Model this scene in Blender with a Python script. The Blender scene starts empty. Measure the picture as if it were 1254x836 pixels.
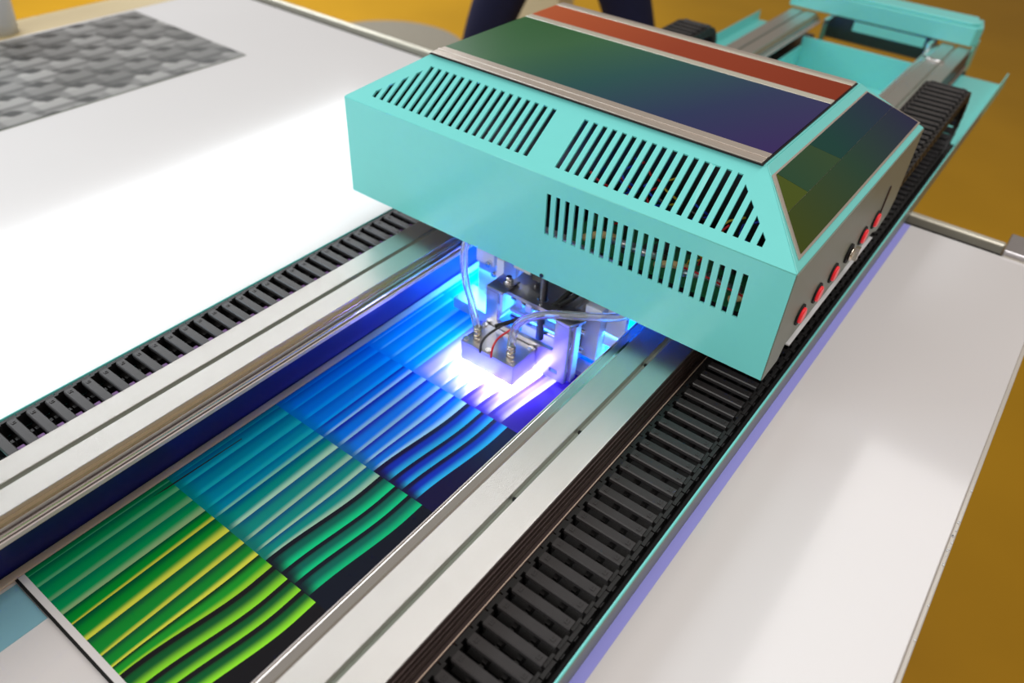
import bpy, bmesh, math, random
import numpy as np
from mathutils import Vector, Matrix
from mathutils.geometry import tessellate_polygon

random.seed(7)
C = bpy.context.scene.collection
S = 0.7            # metres per modelling unit (the camera stands one unit above the bed)

# ------------------------------------------------------------------ camera
cam_d = bpy.data.cameras.new('camera')
cam = bpy.data.objects.new('camera', cam_d)
C.objects.link(cam)
RX = (0.79453072, 0.60539277, 0.04712247)
RY = (0.41681734, -0.48731319, -0.76732598)
RZ = (-0.4415702, 0.62930553, -0.6395235)
cam.matrix_world = Matrix(((RX[0], -RY[0], -RZ[0], 0), (RX[1], -RY[1], -RZ[1], 0),
                           (RX[2], -RY[2], -RZ[2], S), (0, 0, 0, 1)))
cam_d.sensor_width = 36
cam_d.lens = 944.14 / 1254 * 36
cam_d.clip_start = 0.02
cam_d.dof.use_dof = True
cam_d.dof.focus_distance = 1.3 * S
cam_d.dof.aperture_fstop = 3.2
bpy.context.scene.camera = cam

# ------------------------------------------------------------------ world, light, exposure
w = bpy.data.worlds.new('world')
bpy.context.scene.world = w
w.use_nodes = True
w.node_tree.nodes['Background'].inputs[0].default_value = (0.80, 0.69, 0.57, 1)
w.node_tree.nodes['Background'].inputs[1].default_value = 0.30
vs = bpy.context.scene.view_settings
vs.view_transform = 'Standard'
vs.look = 'None'
vs.gamma = 1
vs.exposure = 0
vs.use_curve_mapping = False


def area(name, x0, x1, y0, y1, z, col, radiance, down=True):
    d = bpy.data.lights.new(name, 'AREA')
    d.shape = 'RECTANGLE'
    d.size = (x1 - x0) * S
    d.size_y = (y1 - y0) * S
    d.energy = radiance * math.pi * d.size * d.size_y
    d.color = col
    o = bpy.data.objects.new(name, d)
    o.location = ((x0 + x1) / 2 * S, (y0 + y1) / 2 * S, z * S)
    C.objects.link(o)
    return o


area('ceiling_and_fill_light', -7.2, -5.0, 0.2, 6.4, 3.0, (0.91, 0.96, 1.0), 7.2)
area('ceiling_and_fill_light', -3.2, 0.6, -4.6, -1.5, 3.0, (1.0, 0.97, 0.94), 3.6)  # added unseen fill behind the camera, lifts the well and hood front
area('ceiling_and_fill_light', -0.12, 0.7, 0.2, 4.75, 3.0, (1.0, 0.98, 0.98), 4.5)
area('ultraviolet_lamp_and_fill', -0.788, -0.667, 0.953, 1.027, -0.0805, (0.45, 0.50, 1.0), 650)
area('ultraviolet_lamp_and_fill', -0.95, -0.52, 1.13, 1.33, 0.0, (0.035, 0.27, 1.0), 58)  # added blue fill under the carriage, no lamp body there
hl = area('hood_fill_light', -0.7, 0.7, -0.6, 0.6, 0.0, (0.74, 0.90, 1.0), 8.0)  # added unseen cool fill aimed at the left of the hood front
hl.location = Vector((-3.1, -1.3, 1.45)) * S
hl.rotation_euler = (Vector((-1.0, 1.0, 0.2)) * S - hl.location).to_track_quat('-Z', 'Y').to_euler()

# ------------------------------------------------------------------ materials
def mat(name, col, rough=0.5, metal=0.0, spec=0.5, noise=None, bump=None, coat=0.0, emis=None, trans=0.0, ior=1.45):
    m = bpy.data.materials.new(name)
    m.use_nodes = True
    nt = m.node_tree
    b = nt.nodes['Principled BSDF']
    b.inputs['Base Color'].default_value = (*col, 1)
    b.inputs['Roughness'].default_value = rough
    b.inputs['Metallic'].default_value = metal
    b.inputs['Specular IOR Level'].default_value = spec
    b.inputs['Coat Weight'].default_value = coat
    b.inputs['Transmission Weight'].default_value = trans
    b.inputs['IOR'].default_value = ior
    tc = nt.nodes.new('ShaderNodeTexCoord')
    if noise:                      # (scale, amount) subtle blotches of wear
        n = nt.nodes.new('ShaderNodeTexNoise')
        n.inputs['Scale'].default_value = noise[0]
        n.inputs['Detail'].default_value = 4
        nt.links.new(tc.outputs['Object'], n.inputs['Vector'])
        mx = nt.nodes.new('ShaderNodeMix')
        mx.data_type = 'RGBA'
        a = noise[1]
        mx.inputs[6].default_value = (*[c * (1 - a) for c in col], 1)
        mx.inputs[7].default_value = (*[min(1, c * (1 + a)) for c in col], 1)
        nt.links.new(n.outputs['Fac'], mx.inputs[0])
        nt.links.new(mx.outputs[2], b.inputs['Base Color'])
    if bump:                       # (kind, scale, strength)
        if bump[0] == 'wave':
            t = nt.nodes.new('ShaderNodeTexWave')
            t.bands_direction = 'X'
            t.inputs['Scale'].default_value = bump[1]
            o_ = t.outputs['Fac']
        else:
            t = nt.nodes.new('ShaderNodeTexNoise')
            t.inputs['Scale'].default_value = bump[1]
            o_ = t.outputs['Fac']
        nt.links.new(tc.outputs['Object'], t.inputs['Vector'])
        bp = nt.nodes.new('ShaderNodeBump')
        bp.inputs['Strength'].default_value = bump[2]
        bp.inputs['Distance'].default_value = 0.0005
        nt.links.new(o_, bp.inputs['Height'])
        nt.links.new(bp.outputs['Normal'], b.inputs['Normal'])
    if emis:
        b.inputs['Emission Color'].default_value = (*emis[0], 1)
        b.inputs['Emission Strength'].default_value = emis[1]
    return m


def ramp_mat(name, axis, lo, hi, stops, rough, metal=0.0, axis2=None, coat=0.0, spec=0.10):
    """base colour graded along an object axis"""
    m = mat(name, (0.5, 0.5, 0.5), rough, metal, coat=coat, spec=spec)
    nt = m.node_tree
    b = nt.nodes['Principled BSDF']
    tc = nt.nodes.new('ShaderNodeTexCoord')
    dp = nt.nodes.new('ShaderNodeVectorMath')
    dp.operation = 'DOT_PRODUCT'
    dp.inputs[1].default_value = axis
    nt.links.new(tc.outputs['Object'], dp.inputs[0])
    mr = nt.nodes.new('ShaderNodeMapRange')
    mr.inputs['From Min'].default_value = lo
    mr.inputs['From Max'].default_value = hi
    nt.links.new(dp.outputs['Value'], mr.inputs['Value'])
    cr = nt.nodes.new('ShaderNodeValToRGB')
    el = cr.color_ramp.elements
    el[0].position, el[0].color = stops[0][0], (*stops[0][1], 1)
    el[1].position, el[1].color = stops[-1][0], (*stops[-1][1], 1)
    for p, c in stops[1:-1]:
        e = el.new(p)
        e.color = (*c, 1)
    nt.links.new(mr.outputs[0], cr.inputs[0])
    nt.links.new(cr.outputs[0], b.inputs['Base Color'])
    return m


def attr_mat(name, rough, spec=0.5):
    m = mat(name, (1, 1, 1), rough, spec=spec)
    nt = m.node_tree
    a = nt.nodes.new('ShaderNodeAttribute')
    a.attribute_name = 'ink'
    nt.links.new(a.outputs['Color'], nt.nodes['Principled BSDF'].inputs['Base Color'])
    return m


M = dict(
    bed=mat('white_gloss_board', (0.80, 0.775, 0.775), 0.10, noise=(3, 0.015)),
    teal=mat('teal_paint', (0.215, 0.76, 0.72), 0.27, noise=(60, 0.02)),
    alu=mat('ribbed_aluminium', (0.70, 0.68, 0.65), 0.36, 1.0, noise=(8, 0.03), bump=('wave', 190, 0.35)),
    alu_s=mat('smooth_aluminium', (0.80, 0.79, 0.78), 0.28, 1.0, noise=(20, 0.04)),
    strip=mat('champagne_metal_strip', (0.62, 0.54, 0.47), 0.35, 0.6, noise=(30, 0.05)),
    lip=mat('bright_steel', (0.85, 0.83, 0.82), 0.18, 1.0, noise=(20, 0.03)),
    copper=mat('copper_toned_edge', (0.95, 0.72, 0.55), 0.35, 0.0, noise=(20, 0.04)),
    rim=mat('satin_rim', (0.66, 0.58, 0.56), 0.45, 0.2, noise=(20, 0.04)),
    step_shade=mat('shaded_step_brown', (0.52, 0.40, 0.26), 0.35, 0.8, noise=(20, 0.04)),
    navy=mat('dark_navy_anodised', (0.02, 0.025, 0.17), 0.35, noise=(20, 0.1)),
    brownm=mat('dark_bronze_metal', (0.09, 0.06, 0.055), 0.35, 0.3, noise=(30, 0.1)),
    black=mat('black_plastic', (0.014, 0.013, 0.013), 0.42, noise=(80, 0.25), bump=('noise', 900, 0.2)),
    blackd=mat('dark_recess', (0.006, 0.006, 0.006), 0.7, noise=(30, 0.2)),
    blackl=mat('charcoal_plastic', (0.040, 0.037, 0.038), 0.36, noise=(80, 0.2)),
    purple=mat('purple_plastic', (0.20, 0.08, 0.28), 0.4, noise=(60, 0.1)),
    grey=mat('grey_painted_panel', (0.27, 0.30, 0.25), 0.42, noise=(40, 0.03)),
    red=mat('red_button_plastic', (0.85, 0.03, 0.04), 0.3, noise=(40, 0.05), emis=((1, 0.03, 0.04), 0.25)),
    redfilm=ramp_mat('orange_red_film', (1, 0, 0), -0.39 * S, 0.35 * S,
                     [(0, (0.48, 0.10, 0.03)), (0.5, (0.30, 0.045, 0.015)), (1, (0.23, 0.028, 0.008))], 0.35),
    glass_top=ramp_mat('dark_gradient_gloss', (0.9, -0.35, 0), -0.40 * S, 0.37 * S,  # base colour runs from green to violet across the panel
                       [(0, (0.012, 0.11, 0.022)), (0.25, (0.03, 0.13, 0.05)), (0.5, (0.008, 0.08, 0.08)),
                        (0.75, (0.014, 0.03, 0.10)), (1, (0.03, 0.012, 0.11))], 0.28, spec=0.25),
    steel=mat('brushed_steel', (0.62, 0.60, 0.62), 0.30, 1.0, noise=(60, 0.08), bump=('noise', 300, 0.1)),
    block=mat('milled_aluminium', (0.72, 0.70, 0.72), 0.34, 0.85, noise=(50, 0.05)),
    dsteel=mat('dark_steel', (0.12, 0.12, 0.14), 0.3, 1.0, noise=(60, 0.1)),
    brass=mat('nickel_brass', (0.80, 0.72, 0.60), 0.2, 1.0, noise=(60, 0.05)),
    tube=mat('clear_tubing', (0.93, 0.95, 1.0), 0.06, trans=0.92, ior=1.4),
    redw=mat('red_wire', (0.7, 0.02, 0.03), 0.4, noise=(80, 0.05)),
    bluew=mat('blue_wire', (0.02, 0.06, 0.6), 0.4, noise=(80, 0.05)),
    yellow=mat('yellow_wire', (0.75, 0.55, 0.05), 0.4, noise=(80, 0.05)),
    green=mat('circuit_green', (0.02, 0.20, 0.07), 0.4, noise=(80, 0.1)),
    tan=mat('tan_plastic', (0.65, 0.45, 0.2), 0.45, noise=(40, 0.1)),
    whitep=mat('white_plastic', (0.75, 0.76, 0.78), 0.35, noise=(20, 0.02)),
    bar=mat('cream_metal', (0.78, 0.74, 0.62), 0.3, 0.5, noise=(20, 0.03)),
    edge=mat('clear_acrylic_edge', (0.62, 0.58, 0.52), 0.15, noise=(30, 0.08)),
    film=mat('lavender_strip', (0.38, 0.38, 0.95), 0.3, noise=(20, 0.03)),  # plain colour of the lavender strip beside the tray
    cyan_strip=mat('pale_cyan_strip', (0.26, 0.52, 0.62), 0.2, noise=(20, 0.03)),
    floor=mat('ochre_floor', (0.52, 0.27, 0.012), 0.5, spec=0.15, noise=(1.2, 0.22)),
    mat_grey=mat('pale_grey_fabric', (0.27, 0.24, 0.19), 0.9, noise=(30, 0.08)),
    wood=mat('pale_beige_worktop', (0.60, 0.47, 0.25), 0.4, noise=(6, 0.1)),
    denim=mat('navy_cloth', (0.006, 0.009, 0.045), 0.9, noise=(60, 0.2)),
    shirt=mat('grey_cloth', (0.20, 0.20, 0.22), 0.9, noise=(60, 0.1)),
    skin=mat('skin', (0.55, 0.33, 0.24), 0.5, noise=(30, 0.05)),
    hair=mat('dark_hair', (0.03, 0.02, 0.015), 0.6, noise=(90, 0.3)),
    cream=mat('cream_laminate', (0.62, 0.58, 0.42), 0.5, noise=(5, 0.05)),
    print=attr_mat('printed_ink', 0.22),
    hexp=attr_mat('printed_grey_ink', 0.3, 0.3),
    lamp=mat('lamp_lens', (0.8, 0.85, 1), 0.3, emis=((0.45, 0.5, 1), 60)),
)

# ------------------------------------------------------------------ builders
KD = [1.0]            # sight-depth factor used while laying out the sunken bed and the head (see well())


def well(p):
    k = KD[0]
    return Vector((p[0] * k, p[1] * k, 1 + (p[2] - 1) * k))


class MB:
    def __init__(s):
        s.v, s.f, s.sm = [], [], []

    def add(s, vs, fs, smooth=False):
        o = len(s.v)
        s.v += [tuple(p) for p in vs]
        s.f += [tuple(i + o for i in f) for f in fs]
        s.sm += [smooth] * len(fs)
        return s

    def box(s, x0, x1, y0, y1, z0, z1):
        vs = [(x, y, z) for z in (z0, z1) for y in (y0, y1) for x in (x0, x1)]
        return s.add(vs, [(0, 2, 3, 1), (4, 5, 7, 6), (0, 1, 5, 4), (2, 6, 7, 3), (0, 4, 6, 2), (1, 3, 7, 5)])

    def prism(s, prof, a0, a1, axis='y'):
        """closed profile swept along an axis; profile in the other two coordinates"""
        n = len(prof)
        def pt(p, a):
            return {'y': (p[0], a, p[1]), 'x': (a, p[0], p[1]), 'z': (p[0], p[1], a)}[axis]
        vs = [pt(p, a0) for p in prof] + [pt(p, a1) for p in prof]
        fs = [(i, (i + 1) % n, (i + 1) % n + n, i + n) for i in range(n)]
        tri = tessellate_polygon([[Vector((p[0], p[1], 0)) for p in prof]])
        fs += [tuple(t) for t in tri] + [tuple(i + n for i in reversed(t)) for t in tri]
        return s.add(vs, fs)

    def tube(s, pts, r, n=10, cap=True):
        pts = [Vector(p) for p in pts]
        rs = r if isinstance(r, (list, tuple)) else [r] * len(pts)
        vs, fs = [], []
        up = None
        for i, p in enumerate(pts):
            d = (pts[min(i + 1, len(pts) - 1)] - pts[max(i - 1, 0)]).normalized()
            if up is None:
                up = d.orthogonal().normalized()
            up = (up - d * up.dot(d)).normalized()
            sd = d.cross(up)
            for k in range(n):
                a = 2 * math.pi * k / n
                vs.append(p + (up * math.cos(a) + sd * math.sin(a)) * rs[i])
        for i in range(len(pts) - 1):
            for k in range(n):
                fs.append((i * n + k, i * n + (k + 1) % n, (i + 1) * n + (k + 1) % n, (i + 1) * n + k))
        s.add(vs, fs, True)
        if cap:
            o = len(s.v) - len(vs)
            s.f += [tuple(o + k for k in reversed(range(n))), tuple(o + (len(pts) - 1) * n + k for k in range(n))]
            s.sm += [False, False]
        return s

    def cyl(s, c, r, h, axis='z', n=24, r2=None):
        d = {'x': Vector((1, 0, 0)), 'y': Vector((0, 1, 0)), 'z': Vector((0, 0, 1))}[axis]
        c = Vector(c)
        return s.tube([c, c + d * h], [r, r if r2 is None else r2], n)

    def sheet(s, outer, holes, o, ex, ey):
        """flat plate with holes: 2-D loops in the frame o, ex, ey"""
        loops = [outer] + holes
        o, ex, ey = Vector(o), Vector(ex), Vector(ey)
        tri = tessellate_polygon([[Vector((p[0], p[1], 0)) for p in l] for l in loops])
        flat = [p for l in loops for p in l]
        return s.add([o + ex * p[0] + ey * p[1] for p in flat], [tuple(t) for t in tri])

    def build(s, name, m, parent=None, label=None, bevel=0, solid=0, loc=None, smooth=False, **props):
        """units are scaled by S; vertices are given in scene units and stored relative to the parent"""
        off = Vector((0, 0, 0))
        p = parent
        while p is not None:
            off += Vector(p.location)
            p = p.parent
        loc_v = Vector(loc) * S if loc is not None else Vector((0, 0, 0))
        me = bpy.data.meshes.new(name)
        me.from_pydata([tuple(well(v) * S - off - loc_v) for v in s.v], [], s.f)
        me.polygons.foreach_set('use_smooth', s.sm)
        bm = bmesh.new()
        bm.from_mesh(me)
        bmesh.ops.recalc_face_normals(bm, faces=bm.faces)
        bm.to_mesh(me)
        bm.free()
        me.materials.append(m)
        ob = bpy.data.objects.new(name, me)
        C.objects.link(ob)
        ob.location = loc_v
        if parent is not None:
            ob.parent = parent
        if label:
            ob['label'] = label
        for k, v in props.items():
            ob[k] = v
        if solid:
            md = ob.modifiers.new('thickness', 'SOLIDIFY')
            md.thickness = solid * S
            md.offset = 0
        if bevel:
            md = ob.modifiers.new('bevel', 'BEVEL')
            md.width = bevel * S
            md.segments = 2
            md.limit_method = 'ANGLE'
        return ob


def thing(name, label, cat, loc=(0, 0, 0), group=None):
    o = bpy.data.objects.new(name, None)
    o.empty_display_size = 0.05
    C.objects.link(o)
    o.location = Vector(loc) * S
    o['label'] = label
    o['category'] = cat
    if group:
        o['group'] = group
    return o


def tag(o, label, cat, group=None):
    o['label'] = label
    o['category'] = cat
    if group:
        o['group'] = group
    return o


def ink_mesh(name, verts, quads, cols, m, parent=None):
    me = bpy.data.meshes.new(name)
    off = Vector((0, 0, 0))
    p = parent
    while p is not None:
        off += Vector(p.location)
        p = p.parent
    v = np.array([tuple(well(q)) for q in verts], dtype=np.float32) * S - np.array(off, dtype=np.float32)
    me.from_pydata(v.tolist(), [], quads)
    at = me.color_attributes.new('ink', 'FLOAT_COLOR', 'POINT')
    c4 = np.concatenate([np.array(cols, dtype=np.float32), np.ones((len(cols), 1), np.float32)], 1)
    at.data.foreach_set('color', c4.ravel())
    me.materials.append(m)
    ob = bpy.data.objects.new(name, me)
    C.objects.link(ob)
    ob.parent = parent
    return ob


def lin(c):
    return np.array([((x / 255 + 0.055) / 1.055) ** 2.4 if x > 10 else x / 255 / 12.92 for x in c])


FZ = -1.114

# ------------------------------------------------------------------ setting
MB().box(-14, 8, -5, 16, FZ - 0.05, FZ).build('floor', M['floor'], kind='structure')

# ------------------------------------------------------------------ printer table
table = thing('printer_table', 'long white flatbed printer table under the gantry, far edge with dark gap and cream bar', 'table', (-1.45, 0.7, FZ))
MB().box(-3.045, -1.0605, -0.55, 2.035, -0.035, 0.0).build('bed_board', M['bed'], table, bevel=0.002)
MB().box(-0.3525, 0.143, -0.55, 2.035, -0.035, 0.0).build('bed_board', M['bed'], table, bevel=0.002)
MB().box(-1.0600, -0.3530, -0.55, 2.035, -0.135, -0.1015).build('lower_bed', M['bed'], table, label='white lower bed between the rails')
MB().box(0.1432, 0.1515, -0.55, 2.035, -0.034, -0.004).build('edge_trim', M['edge'], table, bevel=0.002, label='clear acrylic trim along the right edge')
MB().box(-3.0, 0.13, 2.036, 2.088, -0.05, -0.022).build('edge_channel', M['blackd'], table, label='black channel behind the far edge')
MB().box(-3.0, 0.03, 2.089, 2.112, -0.05, 0.002).build('far_bar', M['bar'], table, bevel=0.004, label='cream metal bar along the far edge')
cl = MB().box(0.031, 0.152, 2.045, 2.15, -0.05, 0.012).build('corner_clamp', M['steel'], table, bevel=0.003, label='steel clamp at the far right corner')
MB().box(0.031, 0.152, 2.036, 2.0445, -0.012, -0.004).build('clamp_lip', M['bar'], cl, bevel=0.001)
for x in (-2.9, -0.1):
    for y in (-0.35, 1.85):
        MB().box(x - 0.05, x + 0.05, y - 0.05, y + 0.05, FZ, -0.1).build('leg', M['grey'], table, bevel=0.006)
MB().box(-2.98, 0.0, -0.42, -0.36, -0.2, -0.1355).build('frame_rail', M['grey'], table)
MB().box(-2.98, 0.0, 1.85, 1.91, -0.2, -0.1355).build('frame_rail', M['grey'], table)
MB().box(-0.2035, -0.187, -0.5, 2.03, 0.0003, 0.0012).build('coloured_strip', M['film'], table, label='lavender blue strip beside the tray')  # thin flat lavender strip laid on the bed
MB().box(-0.992, -0.900, -0.5, 0.105, -0.1013, -0.1003).build('coloured_strip', M['cyan_strip'], table, label='pale cyan strip beside the left rail')  # thin flat cyan strip laid on the lower bed
sp = MB()
for _ in range(16):
    y = random.choice([random.uniform(0.98, 1.12), random.uniform(0.98, 1.12), random.uniform(0.8, 1.3)])
    r = random.uniform(0.0008, 0.0018)
    sp.cyl((0.148 + random.uniform(-.002, .002), y, -0.0045), r, 0.002, n=8)
sp.build('speckles', M['whitep'], table, kind='stuff')

# ------------------------------------------------------------------ gantry beam
gan = thing('printer_gantry', 'aluminium double rail gantry with teal trays lying across the white table', 'printer', (-0.708, 1.5, 0.0))
HR = 0.08
Y0, Y1 = -0.35, 3.37


def rail(sx, d, label, wallx):
    """sx slot centre, d = direction of the gap between the rails"""
    r = MB()
    def b(a, c, z0, z1):
        x = sorted((sx + d * a, sx + d * c))
        r.box(x[0], x[1], Y0, Y1, z0, z1)
    b(-0.051, -0.0048, 0.02, HR)
    b(0.0048, 0.052, 0.035, HR)
    b(-0.0047, 0.0047, 0.02, HR - 0.012)
    ob = r.build('rail', M['alu'], gan, label=label, bevel=0.0012)
    def sub(nm, a, c, z0, z1, m, **k):
        x = sorted((sx + d * a, sx + d * c))
        return MB().box(x[0], x[1], Y0, Y1, z0, z1).build(nm, m, ob, **k)
    sub('slot_floor', -0.0046, 0.0046, HR - 0.0119, HR - 0.0105, M['grey'])
    wx = abs(wallx - sx)
    sub('inner_step', 0.0522, 0.060, 0.04, HR - 0.008, M['step_shade'] if d > 0 else M['lip'])  # left step coloured brown for the shade at the drop
    sub('inner_ledge', 0.0602, wx - 0.012, 0.042, HR - 0.012, M['alu_s'], bevel=0.001)
    sub('groove', wx - 0.0119, wx - 0.0095, 0.043, HR - 0.02, M['brownm'])
    sub('inner_ledge', wx - 0.0094, wx - 0.005, 0.043, HR - 0.018, M['lip'], bevel=0.0008)
    sub('groove', wx - 0.0049, wx - 0.0035, 0.043, HR - 0.028, M['brownm'])
    sub('rim', wx - 0.0034, wx, 0.047, 0.055, M['rim'], bevel=0.0008)
    sub('inner_wall', -0.050, -0.014, -0.1005, 0.0195, M['navy'], label='dark navy inner wall')
    sub('foot_flange', -0.0095, 0.0065, -0.1005, -0.0955, M['copper'], bevel=0.0012, label='copper toned flange')
    # outer side: ribs
    for i, (z0, z1) in enumerate(((0.028, 0.038), (0.042, 0.052), (0.058, 0.066))):
        sub('side_rib', -0.0535, -0.0511, z0, z1, M['brownm'], bevel=0.0006)
    sub('side_web', -0.0518, -0.0512, 0.02, 0.076, M['brownm'])
    sub('side_lip', -0.0600, -0.0512, 0.0155, 0.0185, M['brownm'])
    sub('side_bead', -0.0590, -0.0575, 0.0186, 0.0198, M['copper'])
    return ob


rl = rail(-1.0042, 1, 'left rail with bright stepped inner ledge', -0.929)
rr = rail(-0.4126, -1, 'right rail', -0.500)
# small screws in the right slot
for y in (0.62, 0.80, 1.02):
    MB().cyl((-0.4126, y, HR - 0.0105), 0.0035, 0.003, n=10).build('slot_nut', M['blackd'], rr)

# trays
tr = MB()
tr.box(-0.352, -0.2045, Y0, 3.30, 0.0014, 0.005)
tr.build('tray', M['teal'], gan, label='teal sheet metal tray holding the right cable chain')
tl = MB().box(-0.2087, -0.2045, Y0, 3.30, 0.0052, 0.05).build('tray_lip', M['teal'], gan, bevel=0.0015)
MB().box(-0.206, -0.2036, Y0, 2.9, 0.0016, 0.047).build('outer_web', M['grey'], tl, label='grey outer face of the lip')
MB().box(-1.186, -1.065, 0.02, 3.36, 0.0014, 0.005).build('tray', M['teal'], gan, label='teal sheet metal tray holding the left cable chain')
MB().box(-1.1848, -1.1828, 0.02, 3.36, 0.0052, 0.044).build('tray_lip', M['teal'], gan, bevel=0.0015)
MB().box(-0.3515, -0.2095, Y0, 2.62, 0.0052, 0.0075).build('tray_liner', M['blackd'], gan, label='black liner under the right chain')
MB().box(-0.2098, -0.2088, Y0, 2.62, 0.0077, 0.046).build('tray_liner', M['blackd'], gan)
MB().box(-1.1805, -1.066, 0.19, 2.62, 0.0052, 0.0075).build('tray_liner', M['blackd'], gan, label='black liner under the left chain')
# base under the rails beyond the table
MB().box(-1.07, -0.935, 2.06, 3.36, -0.03, 0.0012).build('base_beam', M['dsteel'], gan)
MB().box(-0.49, -0.345, 2.06, 3.36, -0.03, 0.0012).build('base_beam', M['dsteel'], gan)
# trough between the rails beyond the table
t = MB()
t.box(-0.932, -0.40, 3.195, 3.20, -0.092, 0.034)
t.box(-0.932, -0.927, 2.30, 3.194, -0.092, 0.0)
t.box(-0.44, -0.435, 2.30, 3.194, -0.092, -0.031)
t.build('trough', M['teal'], gan, bevel=0.001, label='teal trough between the rails')
MB().box(-0.926, -0.441, 2.30, 3.194, -0.092, -0.087).build('trough_floor', M['teal'], gan)
# end cap
cap = MB()
prof = [(3.372, 0.085), (3.372, 0.150), (3.40, 0.162), (3.50, 0.162), (3.50, 0.0), (3.478, 0.0), (3.478, 0.085)]
capo = MB().prism([(-1.075, 3.372), (-0.372, 3.372), (-0.352, 3.40), (-0.372, 3.50), (-1.075, 3.50)], 0.085, 0.152, 'z').build(
    'end_cap', M['teal'], gan, bevel=0.004, label='teal sheet metal end cap')
MB().prism([(-1.055, 3.385), (-0.392, 3.385), (-0.366, 3.41), (-0.392, 3.49), (-1.055, 3.49)], 0.1525, 0.162, 'z').build('cap_top', M['teal'], capo, bevel=0.004)
MB().box(-0.362, -0.357, 3.375, 3.49, -0.02, 0.0845).build('cap_side', M['teal'], capo)
pp = MB().box(-0.90, -0.485, 3.375, 3.395, -0.002, 0.0845).build('cross_plate', M['dsteel'], gan, label='purple grey cross plate under the end cap')
MB().box(-0.80, -0.525, 3.369, 3.3745, 0.045, 0.08).build('window_plate', M['teal'], pp)
MB().tube([(-0.478, 3.14, 0.083), (-0.40, 3.12, 0.083)], 0.004, 8).build('slot_clamp', M['lip'], gan, label='bright clamp near the far end of the right rail')
MB().box(-0.90, -0.883, 3.30, 3.372, 0.0, 0.082).build('corner_bracket', M['lip'], gan)
MB().box(-0.505, -0.49, 3.30, 3.372, 0.0, 0.082).build('corner_bracket', M['lip'], gan)

# ------------------------------------------------------------------ cable chains
PITCH = 0.0325


def link_meshes(kind):
    W_, H_ = 0.120, 0.034
    b = MB()
    b.box(0, 0.006, -0.020, 0.010, 0.002, 0.031)
    b.box(0.0062, 0.011, -0.006, 0.0165, 0.002, 0.0325)
    b.box(W_ - 0.006, W_, -0.020, 0.010, 0.002, 0.031)
    b.box(W_ - 0.011, W_ - 0.0062, -0.006, 0.0165, 0.002, 0.0325)
    b.box(-0.0015, 0.0, -0.013, -0.003, 0.010, 0.024)
    b.box(W_, W_ + 0.0015, -0.013, -0.003, 0.010, 0.024)
    b.box(0.0112, W_ - 0.0112, -0.009, 0.009, 0.0, 0.004)
    b.box(0.040, 0.047, -0.013, 0.016, 0.0042, 0.020)
    b.box(0.073, 0.080, -0.013, 0.016, 0.0042, 0.020)
    c = MB()
    pr = [(-0.0085, 0.0262), (-0.0085, 0.0322), (-0.007, 0.034), (0.007, 0.034), (0.0085, 0.0322), (0.0085, 0.0262)]
    c.prism(pr, 0.0115, W_ - 0.0115, 'x')
    for x in (0.018, W_ - 0.024):
        c.box(x, x + 0.006, -0.004, -0.0015, 0.0341, 0.0350)
        c.box(x, x + 0.0018, -0.0015, 0.003, 0.0341, 0.0350)
        c.box(x + 0.0042, x + 0.006, -0.0015, 0.003, 0.0341, 0.0350)
    p = MB()
    p.box(0.068, 0.083, 0.0090, 0.0215, 0.010, 0.025)
    return b, c, p


lb, lc, lp = link_meshes(0)
def raw(mb, name, m):
    me = bpy.data.meshes.new(name)
    me.from_pydata([tuple(Vector(v) * S) for v in mb.v], [], mb.f)
    bm = bmesh.new(); bm.from_mesh(me); bmesh.ops.recalc_face_normals(bm, faces=bm.faces); bm.to_mesh(me); bm.free()
    me.materials.append(m)
    return me


def chain(name_label, x0, ystart, ybend, rad, yend, mbar, group, divider=False):
    th = thing('cable_chain', name_label, 'cable chain', (x0, ystart, 0.0115), group)
    me_b, me_c = raw(lb, 'link', M['black']), raw(lc, 'crossbar', mbar)
    me_p = raw(lp, 'divider', M['purple']) if divider else None
    pos = []
    y = ystart
    n = int((ybend - ystart) / PITCH)
    for i in range(n + 1):
        pos.append((ystart + i * PITCH, 0.0115, 0.0))
    yb = pos[-1][0]
    na = max(4, int(math.pi * (rad - 0.0) / PITCH))
    for i in range(1, na + 1):
        a = math.pi * i / (na + 1)
        pos.append((yb + rad * math.sin(a) + 0.012, 0.0115 + rad * (1 - math.cos(a)), a))
    k = 0
    while yb - k * PITCH > yend:
        yy = yb - k * PITCH
        sag = 0.028 * min(1.0, max(0.0, (yb - yy) / (yb - yend)))
        pos.append((yy, 0.0115 + 2 * rad - sag, math.pi))
        k += 1
    for (yy, zz, a) in pos:
        o = bpy.data.objects.new('link', me_b)
        C.objects.link(o)
        o.parent = th
        o.location = (0, (yy - ystart) * S, (zz - 0.0115) * S)
        o.rotation_euler = (a, 0, 0)
        c = bpy.data.objects.new('crossbar', me_c)
        C.objects.link(c)
        c.parent = o
        if a > 0:
            # outer side of the bend: a second bar closes the back of the link
            c2 = bpy.data.objects.new('crossbar', me_c)
            C.objects.link(c2)
            c2.parent = o
            c2.rotation_euler = (math.pi, 0, 0)
            c2.location = (0, 0, 0.032 * S)
        if me_p and a == 0 and yy < 1.3:
            d_ = bpy.data.objects.new('divider', me_p)
            C.objects.link(d_)
            d_.parent = o
    return th


chain('black plastic cable chain in the teal tray right of the gantry rails', -0.343, -0.10, 2.46, 0.105, 1.55, M['blackl'], None)
chain('black plastic cable chain between the left rail and the bright white table', -1.1795, 0.205, 2.55, 0.085, 1.5, M['blackl'], None, True)

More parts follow.
